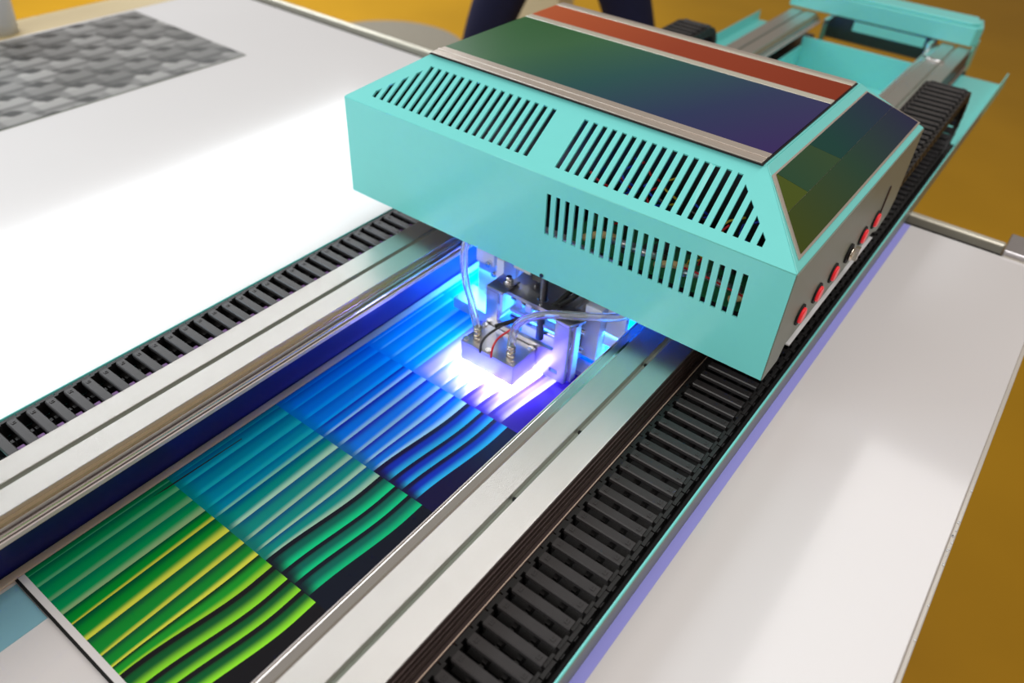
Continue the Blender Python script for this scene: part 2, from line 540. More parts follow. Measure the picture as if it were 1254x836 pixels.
# ------------------------------------------------------------------ printed sheet on the bed
px = [-0.9045, -0.8945, -0.868, -0.834, -0.802, -0.778, -0.742, -0.707, -0.674, -0.643, -0.609, -0.580, -0.549, -0.510]
bands = [0.110, 0.339, 0.561, 0.784, 1.010, 1.240, 1.46]
KD[0] = 1.10
sheet = thing('printed_sheet', 'glossy sheet printed with green, teal and blue blades between the rails', 'print', (-0.78, 0.12, -0.0985))


def sstep(a, b, x):
    x = np.clip((x - a) / (b - a), 0, 1)
    return x * x * (3 - 2 * x)


def palette(b, i):
    L = lin
    if b == 0:
        if i <= 3: return L((0, 120, 85)), L((0, 155, 88)), L((70 + 25 * i, 185, 130))
        if i <= 7: return L((0, 80, 50)), L((0, 145, 48)), L((215, 218, 70))
        if i == 8: return L((0, 50, 30)), L((20, 160, 45)), L((160, 222, 50))
        return L((18, 18, 24)), L((0, 95, 45)), L((140, 220, 45))
    if b == 1:
        if i <= 4: return L((0, 110, 160)), L((0, 145, 180)), L((20, 178, 195)) if i < 4 else L((130, 210, 190))
        if i <= 8: return L((0, 90, 135)), L((0, 148, 140)), L((165, 212, 185))
        return L((12, 20, 36)), L((0, 105, 90)), L((0, 200, 130))
    if b == 2:
        if i <= 3: return L((0, 100, 215)), L((0, 130, 240)), L((0, 170, 250))
        if i <= 8: return L((20, 40, 180)), L((0, 125, 245)), L((150, 205, 245))
        return L((18, 14, 60)), L((10, 50, 190)), L((40, 180, 235))
    if b == 3:
        if i <= 4: return L((0, 140, 230)), L((0, 165, 245)), L((90, 205, 250))
        if i <= 8: return L((90, 120, 235)), L((160, 160, 240)), L((205, 200, 248))
        return L((50, 30, 150)), L((120, 100, 220)), L((230, 150, 220) if i == 12 else (200, 190, 245))
    return L((0, 140, 230)), L((0, 165, 245)), L((90, 205, 250))


rng = np.random.default_rng(5)
V, Q, K = [], [], []
NU, NV = 14, 34
for b in range(6):
    ya, yb_ = bands[b], bands[b + 1]
    for i in range(13):
        dk, md, hi = palette(b, i)
        nxt = palette(max(0, b - 1), i)
        j = rng.uniform(0.85, 1.12)
        lowh = rng.uniform(0.5, 0.68)
        base = len(V)
        sh0 = -0.022 if i >= 9 else (-0.008 if i == 8 else 0.0)
        sh1 = -0.022 if i + 1 >= 9 else (-0.008 if i + 1 == 8 else 0.0)
        if b > 0:
            sh0 *= 0.7; sh1 *= 0.7
        for v in range(NV + 1):
            tv = v / NV
            y = ya + (yb_ - ya) * tv
            e = 1 - float(sstep(0.0, 0.85, tv))
            xa = px[i] + (sh0 * e if i > 0 else 0)
            xb = px[i + 1] + (sh1 * e if i < 12 else 0)
            for u in range(NU + 1):
                tu = u / NU
                V.append((xa + (xb - xa) * tu, y, 0.0052))
                wv = 0.10 * (1 - tv)
                if i >= 9:
                    a1 = float(sstep(0.20, 0.34, tu)); a2 = float(sstep(0.45 + wv, 0.95, tu))
                else:
                    a1 = float(sstep(0.05, 0.40, tu)); a2 = float(sstep(lowh - 0.06 + 2.4 * wv, 0.90, tu))
                if i == 12:
                    c = dk
                else:
                    c = dk * (1 - a1) + md * a1 * (0.8 + 0.25 * tu)
                    c = c * (1 - a2) + hi * a2 * j
                if b > 0:        # each band starts softly out of the previous one
                    f = float(sstep(0.0, 0.10 + 0.05 * (1 - tu), tv))
                    pd = (dk * 0.6 + nxt[1] * 0.4) if i < 9 else dk
                    c = pd * (1 - f) + c * f
                K.append(np.clip(c, 0, 0.95))
        for v in range(NV):
            for u in range(NU):
                q = base + v * (NU + 1) + u
                Q.append((q, q + 1, q + NU + 2, q + NU + 1))
ink_mesh('printed_picture', V, Q, K, M['print'], sheet)
MB().box(-0.9046, -0.506, 0.1005, 1.46, 0.0013, 0.0050).build('sheet_base', M['bed'], sheet, label='white margin and dark cut edge')
MB().box(-0.9046, -0.506, 0.0965, 0.1003, 0.0013, 0.0046).build('cut_edge', M['blackd'], sheet, label='black cut edge')
cut = MB().prism([(-0.8872, 0.302), (-0.8843, 0.325), (-0.8812, 0.470), (-0.8828, 0.471), (-0.8868, 0.335)], 0.0053, 0.0056, 'z').build(
    'scratch', M['blackd'], sheet, label='thin black streak on the teal ink')

KD[0] = 1.0
# ------------------------------------------------------------------ grey patterned sheet far left
hx0, hx1, hy0, hy1 = -3.02, -2.345, 0.45, 1.62
A_, B_ = np.array((0.088, 0.080)), np.array((-0.032, 0.120))
p0 = np.array((-2.49, 1.096))
inv = np.linalg.inv(np.stack([A_, B_], 1))
nx, ny = 110, 190
hexs = thing('patterned_sheet', 'grey sheet printed with hexagonal relief pattern lying on the left side of the table', 'print', ((hx0 + hx1) / 2, 1.05, 0.0))
xs = np.linspace(hx0, hx1, nx); ys = np.linspace(hy0, hy1, ny)
V, K = [], []
ea = A_ / np.linalg.norm(A_)
eb = B_ / np.linalg.norm(B_)
for yy in ys:
    for xx in xs:
        V.append((xx, yy, 0.003))
        q = inv @ (np.array((xx, yy)) - p0)
        best = None
        f = np.floor(q)
        for a in (0, 1):
            for b in (0, 1):
                n_ = f + (a, b)
                d = np.array((xx, yy)) - (p0 + A_ * (n_[0] + 0.5) + B_ * (n_[1] + 0.5))
                dd = d @ d
                if best is None or dd < best[0]:
                    best = (dd, d, n_)
        for a in (-1, 0):
            for b in (-1, 0):
                n_ = f + (a, b)
                d = np.array((xx, yy)) - (p0 + A_ * (n_[0] + 0.5) + B_ * (n_[1] + 0.5))
                if d @ d < best[0]:
                    best = (d @ d, d, n_)
        dd, d, n_ = best
        h = (math.sin(n_[0] * 12.9898 + n_[1] * 78.233) * 43758.5453) % 1
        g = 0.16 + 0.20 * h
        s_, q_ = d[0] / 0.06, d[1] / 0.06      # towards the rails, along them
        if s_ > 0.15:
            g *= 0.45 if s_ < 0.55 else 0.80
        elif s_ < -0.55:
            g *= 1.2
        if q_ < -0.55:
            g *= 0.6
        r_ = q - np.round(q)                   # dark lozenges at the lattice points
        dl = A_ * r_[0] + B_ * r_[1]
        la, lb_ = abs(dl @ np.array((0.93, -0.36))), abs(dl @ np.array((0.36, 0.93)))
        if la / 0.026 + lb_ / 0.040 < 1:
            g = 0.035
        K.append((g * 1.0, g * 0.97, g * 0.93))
K = np.array(K).reshape(ny, nx, 3)
K[1:-1, 1:-1] = (K[1:-1, 1:-1] * 6 + K[:-2, 1:-1] + K[2:, 1:-1] + K[1:-1, :-2] + K[1:-1, 2:]) / 10
Q = [(j * nx + i, j * nx + i + 1, (j + 1) * nx + i + 1, (j + 1) * nx + i) for j in range(ny - 1) for i in range(nx - 1)]
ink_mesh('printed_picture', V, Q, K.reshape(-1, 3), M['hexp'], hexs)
MB().box(hx0, hx1, hy0, hy1, 0.0, 0.0028).build('sheet_base', M['grey'], hexs, label='grey cut edge')

# ------------------------------------------------------------------ carriage
car = thing('printer_carriage', 'teal slotted carriage hood with dark glossy panels and red side buttons on the rails', 'printer', (-0.708, 1.4, 0.08))
FX0, FX1, RX_ = -1.2144, -0.2185, -0.2185
FY, ZB, ZF, ZT = 1.063, 0.12, 0.339, 0.42
TY, TYB, BY = 1.215, 1.705, 1.785
TXL, TXR = -1.098, -0.354

front = MB()
holes = []
for i in range(20):
    x = -0.6818 + i * 0.020432
    hw = 0.0048
    holes.append([(x - hw + 0.0014, 0.221), (x + hw + 0.0014, 0.221), (x + hw, 0.307), (x - hw, 0.307)])
front.sheet([(FX0, ZB), (FX1, ZB), (FX1, ZF), (FX0, ZF)], holes, (0, FY, 0), (1, 0, 0), (0, 0, 1))
hood = front.build('front_panel', M['teal'], car, solid=0.004, label='teal front panel with vertical slots')
MB().cyl((-0.6826, FY - 0.0045, 0.1262), 0.0042, 0.0024, 'y', 12).build('screw', M['dsteel'], hood)

L_ = math.hypot(TY - FY, ZT - ZF)
ey = (0, (TY - FY) / L_, (ZT - ZF) / L_)
holes = []
for g0 in (-1.148, -0.6837):
    left = g0 < -1
    for i in range(20):
        s0 = g0 + i * 0.02062
        hw = 0.0050
        def top(x):
            k = (x - g0) / 0.02062 if left else 19 - (x - g0) / 0.02062
            return min(0.140, 0.044 + (k + 0.0) * 0.0245)
        lo = 0.0226
        lean = lambda t_: -0.0095 * (t_ - lo) / 0.118
        ta, tb = max(lo + 0.006, top(s0 - hw)), max(lo + 0.006, top(s0 + hw))
        if not left and i >= 16 or left and i < 4:
            pass
        else:
            ta = tb = 0.140
        holes.append([(s0 - hw, lo), (s0 + hw, lo), (s0 + hw + lean(tb), tb), (s0 - hw + lean(ta), ta)])
MB().sheet([(FX0, 0), (FX1, 0), (TXR, L_), (TXL, L_)], holes, (0, FY, ZF), (1, 0, 0), ey).build(
    'sloped_panel', M['teal'], car, solid=0.004, label='sloped teal panel with two groups of slanted slots')
# rounded fold between the two
MB().tube([(FX0 + 0.001, FY + 0.0008, ZF - 0.0005), (FX1 - 0.001, FY + 0.0008, ZF - 0.0005)], 0.0028, 12).build('fold', M['teal'], hood)

# top plate, hips, sides, back
MB().prism([(TXL, TY), (TXR, TY), (TXR, TYB), (TXL, TYB)], ZT - 0.002, ZT + 0.002, 'z').build('top_plate', M['teal'], car, bevel=0.001)


def plate(name, pts, m, th_=0.004, **k):
    vs_ = [Vector(p) for p in pts]
    n_ = (vs_[1] - vs_[0]).cross(vs_[2] - vs_[0]).normalized() * (th_ / 2)
    nn = len(vs_)
    mb = MB()
    mb.add([v + n_ for v in vs_] + [v - n_ for v in vs_],
           [tuple(range(nn)), tuple(reversed(range(nn, 2 * nn)))] + [(i, (i + 1) % nn, (i + 1) % nn + nn, i + nn) for i in range(nn)])
    return mb.build(name, m, k.pop('parent', car), **k)


hip = plate('right_hip', [(FX1, FY, ZF), (FX1, BY, ZF), (TXR, TYB, ZT), (TXR, TY, ZT)], M['teal'], bevel=0.0015, label='teal sloped hip framing the small dark panel')
plate('left_hip', [(FX0, FY, ZF), (TXL, TY, ZT), (TXL, TYB, ZT), (FX0, BY, ZF)], M['teal'])
plate('back_slope', [(FX1, BY, ZF), (FX0, BY, ZF), (TXL, TYB, ZT), (TXR, TYB, ZT)], M['teal'])
plate('back_panel', [(FX0, BY, 0.16), (FX0, BY, ZF), (FX1, BY, ZF), (FX1, BY, 0.16)], M['teal'])
plate('left_side', [(FX0, FY, ZB), (FX0, FY, ZF), (FX0, BY, ZF), (FX0, BY, 0.16)], M['teal'])
side = plate('right_side', [(RX_, FY, ZB), (RX_, 1.13, 0.121), (RX_, 1.145, 0.148), (RX_, 1.64, 0.149), (RX_, 1.69, 0.130), (RX_, 1.762, 0.142), (RX_, BY, 0.17), (RX_, BY, ZF), (RX_, FY, ZF)],
             M['grey'], label='grey side panel with red buttons')
plate('side_flange', [(RX_ + 0.001, 1.15, 0.1465), (RX_ + 0.001, 1.62, 0.1475), (RX_ + 0.009, 1.62, 0.1475), (RX_ + 0.009, 1.15, 0.1465)], M['whitep'], 0.003, parent=side, label='pale flange under the buttons')
for y in (1.178, 1.262, 1.347, 1.522, 1.606):
    bt = MB().cyl((RX_ + 0.0021, y, 0.1965), 0.0205, 0.0032, 'x', 32).build('button_bezel', M['blackd'], side, bevel=0.0006)
    MB().tube([(RX_ + 0.0054, y, 0.1965), (RX_ + 0.009, y, 0.1965), (RX_ + 0.0105, y, 0.1965)], [0.0150, 0.0150, 0.0128], 32).build('button', M['red'], bt, label='red push button')
ks = MB().cyl((RX_ + 0.0021, 1.436, 0.1965), 0.0205, 0.004, 'x', 32).build('switch_bezel', M['blackd'], side)
MB().cyl((RX_ + 0.0062, 1.436, 0.1965), 0.013, 0.006, 'x', 24).build('selector_switch', M['brass'], ks, label='metal selector switch')
MB().box(RX_ + 0.0123, RX_ + 0.021, 1.431, 1.441, 0.188, 0.216).build('switch_lever', M['brass'], ks)
MB().box(RX_ + 0.0021, RX_ + 0.005, 1.635, 1.640, 0.195, 0.262).build('seam', M['brownm'], side)

# panels let into the top
zt = ZT + 0.0021
tp = MB().box(-1.100, -0.3575, 1.2035, 1.697, zt, zt + 0.0016).build('panel_gasket', M['blackd'], car, label='black gap around the top panels')
z1 = zt + 0.0018
def toppan(name, y0, y1, m, x0=-1.098, x1=-0.3605, h=0.003, **k):
    return MB().box(x0, x1, y0, y1, z1, z1 + h).build(name, m, car, bevel=0.0006, **k)
toppan('front_strip', 1.2065, 1.2260, M['strip'], label='champagne metal strip along the front')
toppan('front_strip', 1.2265, 1.2340, M['strip'], h=0.0045)
toppan('front_strip', 1.2345, 1.2500, M['strip'])
toppan('glossy_panel', 1.2505, 1.5380, M['glass_top'], label='large dark glossy panel shading from green to blue and violet')
toppan('divider_strip', 1.5385, 1.5610, M['bar'], h=0.0036, label='thin cream strip')
toppan('red_panel', 1.5615, 1.6640, M['redfilm'], label='orange red panel')
toppan('rear_strip', 1.6645, 1.6780, M['bar'], h=0.0036)
toppan('rear_strip', 1.6785, 1.6950, M['strip'])

# pentagon-side glass panel: built of coloured facets on the hip
hA, hB = Vector((FX1, 0, ZF)), Vector((TXR, 0, ZT))
he = (hB - hA).normalized()
hn = Vector((-he.z, 0, he.x))
if hn.z < 0: hn = -hn
def hp(t_, y, up=0.0):
    p = hA + he * t_ + hn * up
    return (p.x, y, p.z)
def facet(name, pts, m, up, **k):
    return plate(name, [hp(t_, y, up) for t_, y in pts], m, 0.0016, **k)
fr = facet('panel_rim', [(0.0135, 1.090), (0.0135, 1.784), (0.140, 1.694), (0.140, 1.200)], M['strip'], 0.0035, label='thin champagne metal rim')
# gradient on the facets
def facet_mat(nm, a, b, c):
    return ramp_mat(nm, (0, 1, 0), (1.09 - 1.4) * S, (1.78 - 1.4) * S, [(0, a), (0.5, b), (1, c)], 0.25)
fm1 = facet_mat('facet_teal_gradient', (0.020, 0.08, 0.045), (0.010, 0.065, 0.055), (0.020, 0.018, 0.085))
fm2 = facet_mat('facet_olive_gradient', (0.085, 0.115, 0.012), (0.075, 0.115, 0.022), (0.02, 0.05, 0.05))
fm3 = facet_mat('facet_dark_gradient', (0.065, 0.085, 0.010), (0.024, 0.070, 0.042), (0.018, 0.018, 0.075))
fm4 = facet_mat('facet_green_gradient', (0.020, 0.085, 0.050), (0.045, 0.09, 0.035), (0.014, 0.030, 0.05))
up = 0.0052
def ylo(t_): return 1.101 + (t_ - 0.018) / (0.137 - 0.018) * (1.2075 - 1.101) + 0.003
def yhi(t_): return 1.774 - (t_ - 0.018) / (0.137 - 0.018) * (1.774 - 1.691) - 0.001
facet('glossy_facet', [(0.018, ylo(0.018)), (0.018, yhi(0.018)), (0.078, yhi(0.078)), (0.078, ylo(0.078))], fm3, up)
facet('glossy_facet', [(0.0785, ylo(0.0785)), (0.0785, 1.245), (0.1365, ylo(0.1365) + 0.0005)], fm2, up)
facet('glossy_facet', [(0.0785, 1.2455), (0.0785, 1.41), (0.1365, 1.36), (0.1365, ylo(0.1365) + 0.0015)], fm4, up)
facet('glossy_facet', [(0.0785, 1.4105), (0.0785, yhi(0.0785)), (0.1365, yhi(0.1365)), (0.1365, 1.3605)], fm1, up)

MB().box(-1.2085, -1.2065, 1.07, 1.29, 0.13, 0.335).build('slot_shade_sheet', M['blackd'], car)  # added dark sheet, keeps the left slots looking shaded
# things inside the hood, seen through the slots
inn = MB().prism([(-1.18, 0.13), (-0.26, 0.13), (-0.26, 0.335), (-0.365, 0.400), (-1.09, 0.400), (-1.18, 0.335)], 1.30, 1.31, 'y').build('inner_plate', M['dsteel'], car)
MB().box(-0.66, -0.30, 1.10, 1.28, 0.205, 0.209).build('circuit_board', M['green'], car)
cm = MB()
for i in range(20):
    x = random.uniform(-0.64, -0.30); y = random.uniform(1.12, 1.26)
    cm.box(x, x + random.uniform(.008, .03), y, y + random.uniform(.008, .025), 0.2092, 0.209 + random.uniform(.008, .03))
cm.build('components', M['blackl'], car, kind='stuff')
for i in range(7):
    x = -0.62 + i * 0.05
    MB().tube([(x, 1.10 + 0.01 * (i % 2), 0.222 + 0.01 * (i % 3)), (x + 0.03, 1.105, 0.24), (x + 0.06, 1.12, 0.235)], 0.007, 10).build(
        'pipe', M['steel'] if i % 3 else M['tan'], car)
wm = [M['redw'], M['bluew'], M['yellow'], M['redw'], M['bluew'], M['blackl']]
for i in range(16):
    x = random.uniform(-0.66, -0.32); y = random.uniform(1.13, 1.24); z = random.uniform(0.24, 0.30)
    pts = [(x + 0.02 * math.sin(t_ * 1.3 + i), y + 0.012 * math.cos(t_ + i), z + 0.012 * t_) for t_ in range(-4, 5)]
    MB().tube(pts, 0.0022, 6).build('wire', wm[i % 6], car)
MB().tube([(-0.42, 1.083, 0.258), (-0.36, 1.086, 0.256), (-0.27, 1.084, 0.247)], 0.0018, 6).build('wire', M['redw'], car)
for i in range(2):
    MB().cyl((-1.10 + i * 0.09, 1.13, 0.20), 0.016, 0.05, n=14).build('capacitor', M['blackl'], car)
# carriage base that grips the rails
MB().box(-1.06, -0.95, 1.36, 1.62, 0.086, 0.11).build('slider', M['steel'], car, bevel=0.002)
MB().box(-0.46, -0.36, 1.36, 1.62, 0.086, 0.11).build('slider', M['steel'], car, bevel=0.002)
MB().box(-1.18, -0.25, 1.32, 1.70, 0.1105, 0.16).build('base_plate', M['dsteel'], car, bevel=0.002)

MB().box(-1.205, -0.228, 1.115, 1.75, 0.124, 0.128).build('hood_light_blocker', M['dsteel'], car)  # added plate, keeps blue light from below out of the hood
# ---- print head assembly under the hood
KD[0] = 1.10
bl = MB().box(-0.7225, -0.5985, 0.8615, 0.9325, 0.0190, 0.0600).build('lamp_block', M['block'], car, bevel=0.0012, label='square metal ultraviolet lamp block')
lid = MB().prism([(-0.7225, 0.8615), (-0.679, 0.8615), (-0.679, 0.8655), (-0.6735, 0.8655), (-0.6735, 0.8615), (-0.653, 0.8615), (-0.653, 0.8645), (-0.648, 0.8645),
                  (-0.648, 0.8615), (-0.5985, 0.8615), (-0.5985, 0.9325), (-0.7225, 0.9325)], 0.0603, 0.0650, 'z').build('block_lid', M['steel'], bl, bevel=0.0008)
MB().box(-0.716, -0.606, 0.866, 0.928, 0.0178, 0.0188).build('lamp_lens', M['lamp'], bl, label='glowing lamp underside')
for x, y in ((-0.7165, 0.8695), (-0.663, 0.8695), (-0.6055, 0.8695), (-0.6065, 0.9255), (-0.7165, 0.9255)):
    sc_ = MB()
    sc_.cyl((x, y, 0.0651), 0.0058, 0.0028, n=18)
    sc_.cyl((x, y, 0.068), 0.0028, 0.0003, n=6)
    sc_.build('screw', M['lip'], bl)
for x, y in ((-0.7010, 0.8845), (-0.6215, 0.8845)):
    ft = MB()
    ft.cyl((x, y, 0.0651), 0.0088, 0.0125, n=6)
    ft.cyl((x, y, 0.0777), 0.0074, 0.006, n=20)
    ft.cyl((x, y, 0.0838), 0.0085, 0.0040, n=20)
    ft.cyl((x, y, 0.0880), 0.0078, 0.0045, n=20)
    ft.build('hose_fitting', M['brass'], bl, label='nickel hose fitting')

def hermite(pts, n=8):
    P_ = [Vector(p) for p in pts]
    out = []
    for i in range(len(P_) - 1):
        a, b = P_[i], P_[i + 1]
        ta = (P_[i + 1] - P_[max(i - 1, 0)]) * 0.5
        tb = (P_[min(i + 2, len(P_) - 1)] - P_[i]) * 0.5
        for k in range(n):
            t_ = k / n
            out.append(a * (2*t_**3 - 3*t_**2 + 1) + ta * (t_**3 - 2*t_**2 + t_) + b * (-2*t_**3 + 3*t_**2) + tb * (t_**3 - t_**2))
    out.append(P_[-1])
    return out


def hollow(pts, ro, ri, name, parent, **k):
    mb = MB()
    mb.tube(hermite(pts), ro, 16, cap=False)
    mb.tube(hermite(pts), ri, 16, cap=False)
    n1 = len(mb.f) // 2
    ob = mb.build(name, M['tube'], parent, **k)
    # flip the bore so that it bounds the tube wall
    me = ob.data
    bm = bmesh.new(); bm.from_mesh(me); bm.faces.ensure_lookup_table()
    half = len(bm.faces) // 2
    bmesh.ops.reverse_faces(bm, faces=bm.faces[half:])
    bm.to_mesh(me); bm.free()
    return ob


hollow([(-0.7010, 0.8845, 0.084), (-0.7130, 0.890, 0.108), (-0.742, 0.915, 0.113), (-0.776, 0.940, 0.128), (-0.799, 0.960, 0.156), (-0.810, 0.977, 0.184), (-0.81, 1.0, 0.215)], 0.0072, 0.0044, 'hose', car,
       label='clear hose rising from the left fitting')
hollow([(-0.6215, 0.8845, 0.084), (-0.6210, 0.887, 0.114), (-0.6165, 0.895, 0.138), (-0.598, 0.912, 0.153), (-0.570, 0.930, 0.162), (-0.545, 0.942, 0.166), (-0.508, 0.955, 0.174), (-0.468, 0.985, 0.176), (-0.45, 1.01, 0.180)], 0.0078, 0.0048, 'hose', car,
       label='clear hose arching right from the right fitting')
MB().tube(hermite([(-0.6760, 0.8625, 0.058), (-0.678, 0.869, 0.078), (-0.672, 0.884, 0.093), (-0.655, 0.915, 0.108), (-0.63, 0.945, 0.122), (-0.60, 0.97, 0.140), (-0.585, 1.02, 0.17)]), 0.0024, 8).build('wire', M['blackl'], car, label='black wire')
MB().tube(hermite([(-0.6505, 0.8625, 0.060), (-0.653, 0.870, 0.078), (-0.652, 0.882, 0.091), (-0.645, 0.90, 0.100), (-0.625, 0.94, 0.118), (-0.60, 0.966, 0.134)]), 0.0020, 8).build('wire', M['redw'], car, label='red wire')
MB().tube(hermite([(-0.672, 0.900, 0.100), (-0.645, 0.925, 0.113), (-0.615, 0.952, 0.128), (-0.59, 0.985, 0.150), (-0.575, 1.03, 0.18)]), 0.0045, 10).build('cable_sleeve', M['blackd'], car)

# U bracket
yb0, yb1 = 0.9335, 0.9435
br = MB()
oc = [(-0.722, 0.012), (-0.532, 0.012), (-0.532, 0.147), (-0.564, 0.147), (-0.564, 0.079), (-0.693, 0.079), (-0.693, 0.147), (-0.722, 0.147)]
ob_ = [(-0.722, 0.012), (-0.532, 0.012), (-0.532, 0.147), (-0.5625, 0.147), (-0.5625, 0.082), (-0.566, 0.078), (-0.690, 0.078), (-0.694, 0.082), (-0.694, 0.147), (-0.722, 0.147)]
br.sheet(ob_, [[(-0.5665, 0.0275), (-0.549, 0.0275), (-0.549, 0.0365), (-0.5665, 0.0365)]], (0, (yb0 + yb1) / 2, 0), (1, 0, 0), (0, 0, 1))
bro = br.build('bracket', M['steel'], car, solid=0.010, bevel=0.0012, label='steel U-shaped bracket holding the lamp block')
MB().box(-0.722, -0.682, 0.9337, 0.985, 0.1472, 0.153).build('bracket_wing', M['steel'], bro, bevel=0.0015)
MB().prism([(-0.5625, 0.9337), (-0.532, 0.9337), (-0.519, 0.965), (-0.523, 0.985), (-0.5625, 0.985)], 0.1472, 0.153, 'z').build('bracket_wing', M['steel'], bro, bevel=0.0015)
MB().box(-0.532, -0.524, 0.944, 0.962, 0.015, 0.147).build('bracket_flange', M['steel'], bro, bevel=0.001)
bo = MB(); bo.cyl((-0.697, 0.971, 0.1532), 0.0085, 0.003, n=20); bo.cyl((-0.697, 0.971, 0.1563), 0.0060, 0.008, n=6)
bo.build('bolt', M['lip'], bro)
MB().tube([(-0.705, 0.958, 0.1535), (-0.683, 0.958, 0.1535), (-0.679, 0.966, 0.1535), (-0.679, 0.982, 0.1535)], 0.0012, 6).build('slot_edge', M['dsteel'], bro)

# lift plate with lead screw
lpz = 0.147
lift = MB()
hole = [(-0.6211 + 0.010 * math.cos(a), 0.977 + 0.010 * math.sin(a)) for a in np.linspace(0, 2 * math.pi, 17)[:-1]]
lift.sheet([(-0.700, 0.953), (-0.56, 0.953), (-0.56, 1.055), (-0.700, 1.055)], [hole], (0, 0, 0.1415), (1, 0, 0), (0, 1, 0))
lifto = lift.build('lift_plate', M['steel'], car, solid=0.009, label='steel plate pierced by the lead screw')
sc2 = MB()
pts_r, zz = [], 0.05
seg, rr_ = [], []
while zz < 0.26:
    seg.append((-0.6211, 0.977, zz)); rr_.append(0.0060)
    seg.append((-0.6211, 0.977, zz + 0.0012)); rr_.append(0.0078)
    seg.append((-0.6211, 0.977, zz + 0.0024)); rr_.append(0.0078)
    seg.append((-0.6211, 0.977, zz + 0.0036)); rr_.append(0.0060)
    zz += 0.0048
sc2.tube(seg, rr_, 18)
sc2.build('lead_screw', M['dsteel'], lifto, label='black threaded lead screw')
MB().cyl((-0.613, 0.958, 0.1462), 0.0028, 0.002, n=12).build('screw', M['lip'], lifto)
MB().cyl((-0.655, 1.0, 0.1462), 0.0028, 0.002, n=12).build('screw', M['lip'], lifto)
# back structure
hb = MB().box(-0.755, -0.520, 1.045, 1.060, 0.02, 0.24).build('back_plate', M['block'], car, bevel=0.001)
MB().box(-0.690, -0.560, 1.020, 1.044, 0.10, 0.135).build('head_block', M['whitep'], hb, bevel=0.001)
MB().box(-0.694, -0.552, 0.975, 0.992, 0.082, 0.090).build('guide_rod_plate', M['block'], hb, bevel=0.001)
for zz in (0.105, 0.06):
    MB().tube([(-0.70, 0.990, zz), (-0.53, 0.990, zz)], 0.0055, 12).build('guide_rod', M['lip'], hb)
for xx in (-0.683, -0.66, -0.575):
    MB().box(xx, xx + 0.014, 0.978, 1.002, 0.096, 0.118).build('rod_clamp', M['block'], hb, bevel=0.001)
MB().box(-0.68, -0.575, 0.999, 1.043, 0.012, 0.052).build('print_head', M['block'], hb, bevel=0.0015, label='print head body')
MB().box(-0.60, -0.548, 0.998, 1.044, 0.015, 0.125).build('head_carrier', M['block'], hb, bevel=0.0015)
MB().box(-0.5475, -0.512, 1.010, 1.044, 0.030, 0.150).build('head_cover', M['whitep'], hb, bevel=0.0015, label='pale cover plate')
MB().box(-0.511, -0.470, 1.030, 1.042, 0.062, 0.150).build('head_cover', M['whitep'], hb, bevel=0.0015)
MB().box(-0.5475, -0.509, 0.975, 1.009, 0.010, 0.022).build('head_shoe', M['block'], hb, bevel=0.001)
# left slab and blue plates
MB().box(-0.840, -0.724, 0.978, 1.040, 0.018, 0.042).build('head_shoe', M['block'], hb, bevel=0.001)
MB().box(-0.826, -0.722, 1.0405, 1.052, 0.030, 0.150).build('side_plate', M['block'], hb, bevel=0.001)
MB().box(-0.748, -0.730, 0.998, 1.040, 0.043, 0.17).build('upright', M['whitep'], hb, bevel=0.0015)
MB().box(-0.820, -0.775, 1.025, 1.0402, 0.12, 0.19).build('bearing_block', M['whitep'], hb, bevel=0.001)
for x, z in ((-0.770, 0.110), (-0.785, 0.128), (-0.716, 0.168), (-0.722, 0.158)):
    mb = MB(); mb.tube([(x, 1.018, z), (x, 1.026, z)], 0.0065, 14); mb.tube([(x, 1.015, z), (x, 1.0178, z)], 0.0035, 14)
    mb.build('bolt', M['lip'], hb)
MB().box(-0.712, -0.672, 1.005, 1.030, 0.160, 0.186).build('connector', M['whitep'], hb, bevel=0.001)
MB().box(-0.665, -0.640, 1.000, 1.020, 0.158, 0.175).build('connector', M['blackl'], hb)
MB().tube(hermite([(-0.585, 0.975, 0.150), (-0.572, 0.99, 0.160), (-0.560, 1.00, 0.178), (-0.555, 1.02, 0.21)]), 0.0055, 10).build('cable', M['blackd'], hb)

KD[0] = 1.0
# ------------------------------------------------------------------ worktop and tub beyond the far left
wt = thing('side_worktop', 'beige worktop running along the far left side of the white table', 'table', (-3.30, 1.0, FZ))
MB().box(-3.225, -3.052, -0.2, 2.2, -0.04, -0.002).build('top', M['wood'], wt, bevel=0.004)
for y in (0.0, 2.0):
    MB().box(-3.20, -3.10, y, y + 0.1, FZ, -0.0405).build('leg', M['wood'], wt)
tub = MB()
tub.tube([(-3.135, 1.165, -0.0015), (-3.135, 1.165, 0.25)], [0.062, 0.078], 40)
tb_ = tub.build('tub', M['whitep'])
tag(tb_, 'white round tub standing on the beige worktop behind the patterned sheet', 'tub')
cr1 = MB().box(-3.60, -3.29, 1.35, 1.60, FZ, -0.12).build('storage_box', M['blackd'], bevel=0.01)
tag(cr1, 'black box on the floor behind the beige worktop', 'box')
cr2 = MB().box(-3.62, -3.30, 1.63, 2.05, FZ, -0.16).build('storage_box', M['redfilm'], bevel=0.01)
tag(cr2, 'dark red box on the floor behind the beige worktop', 'box')

# ------------------------------------------------------------------ behind the gantry: floor mat, person, plinth
mt = MB().cyl((-4.35, 4.25, FZ + 0.0005), 0.62, 0.012, n=64).build('floor_mat', M['mat_grey'], bevel=0.003)
tag(mt, 'round pale grey mat on the ochre floor beyond the table', 'mat')
pl = MB().box(-3.55, -3.08, 4.70, 4.90, FZ, 1.2).build('display_panel', M['cream'], bevel=0.01)
tag(pl, 'tall cream panel standing behind the person', 'panel')


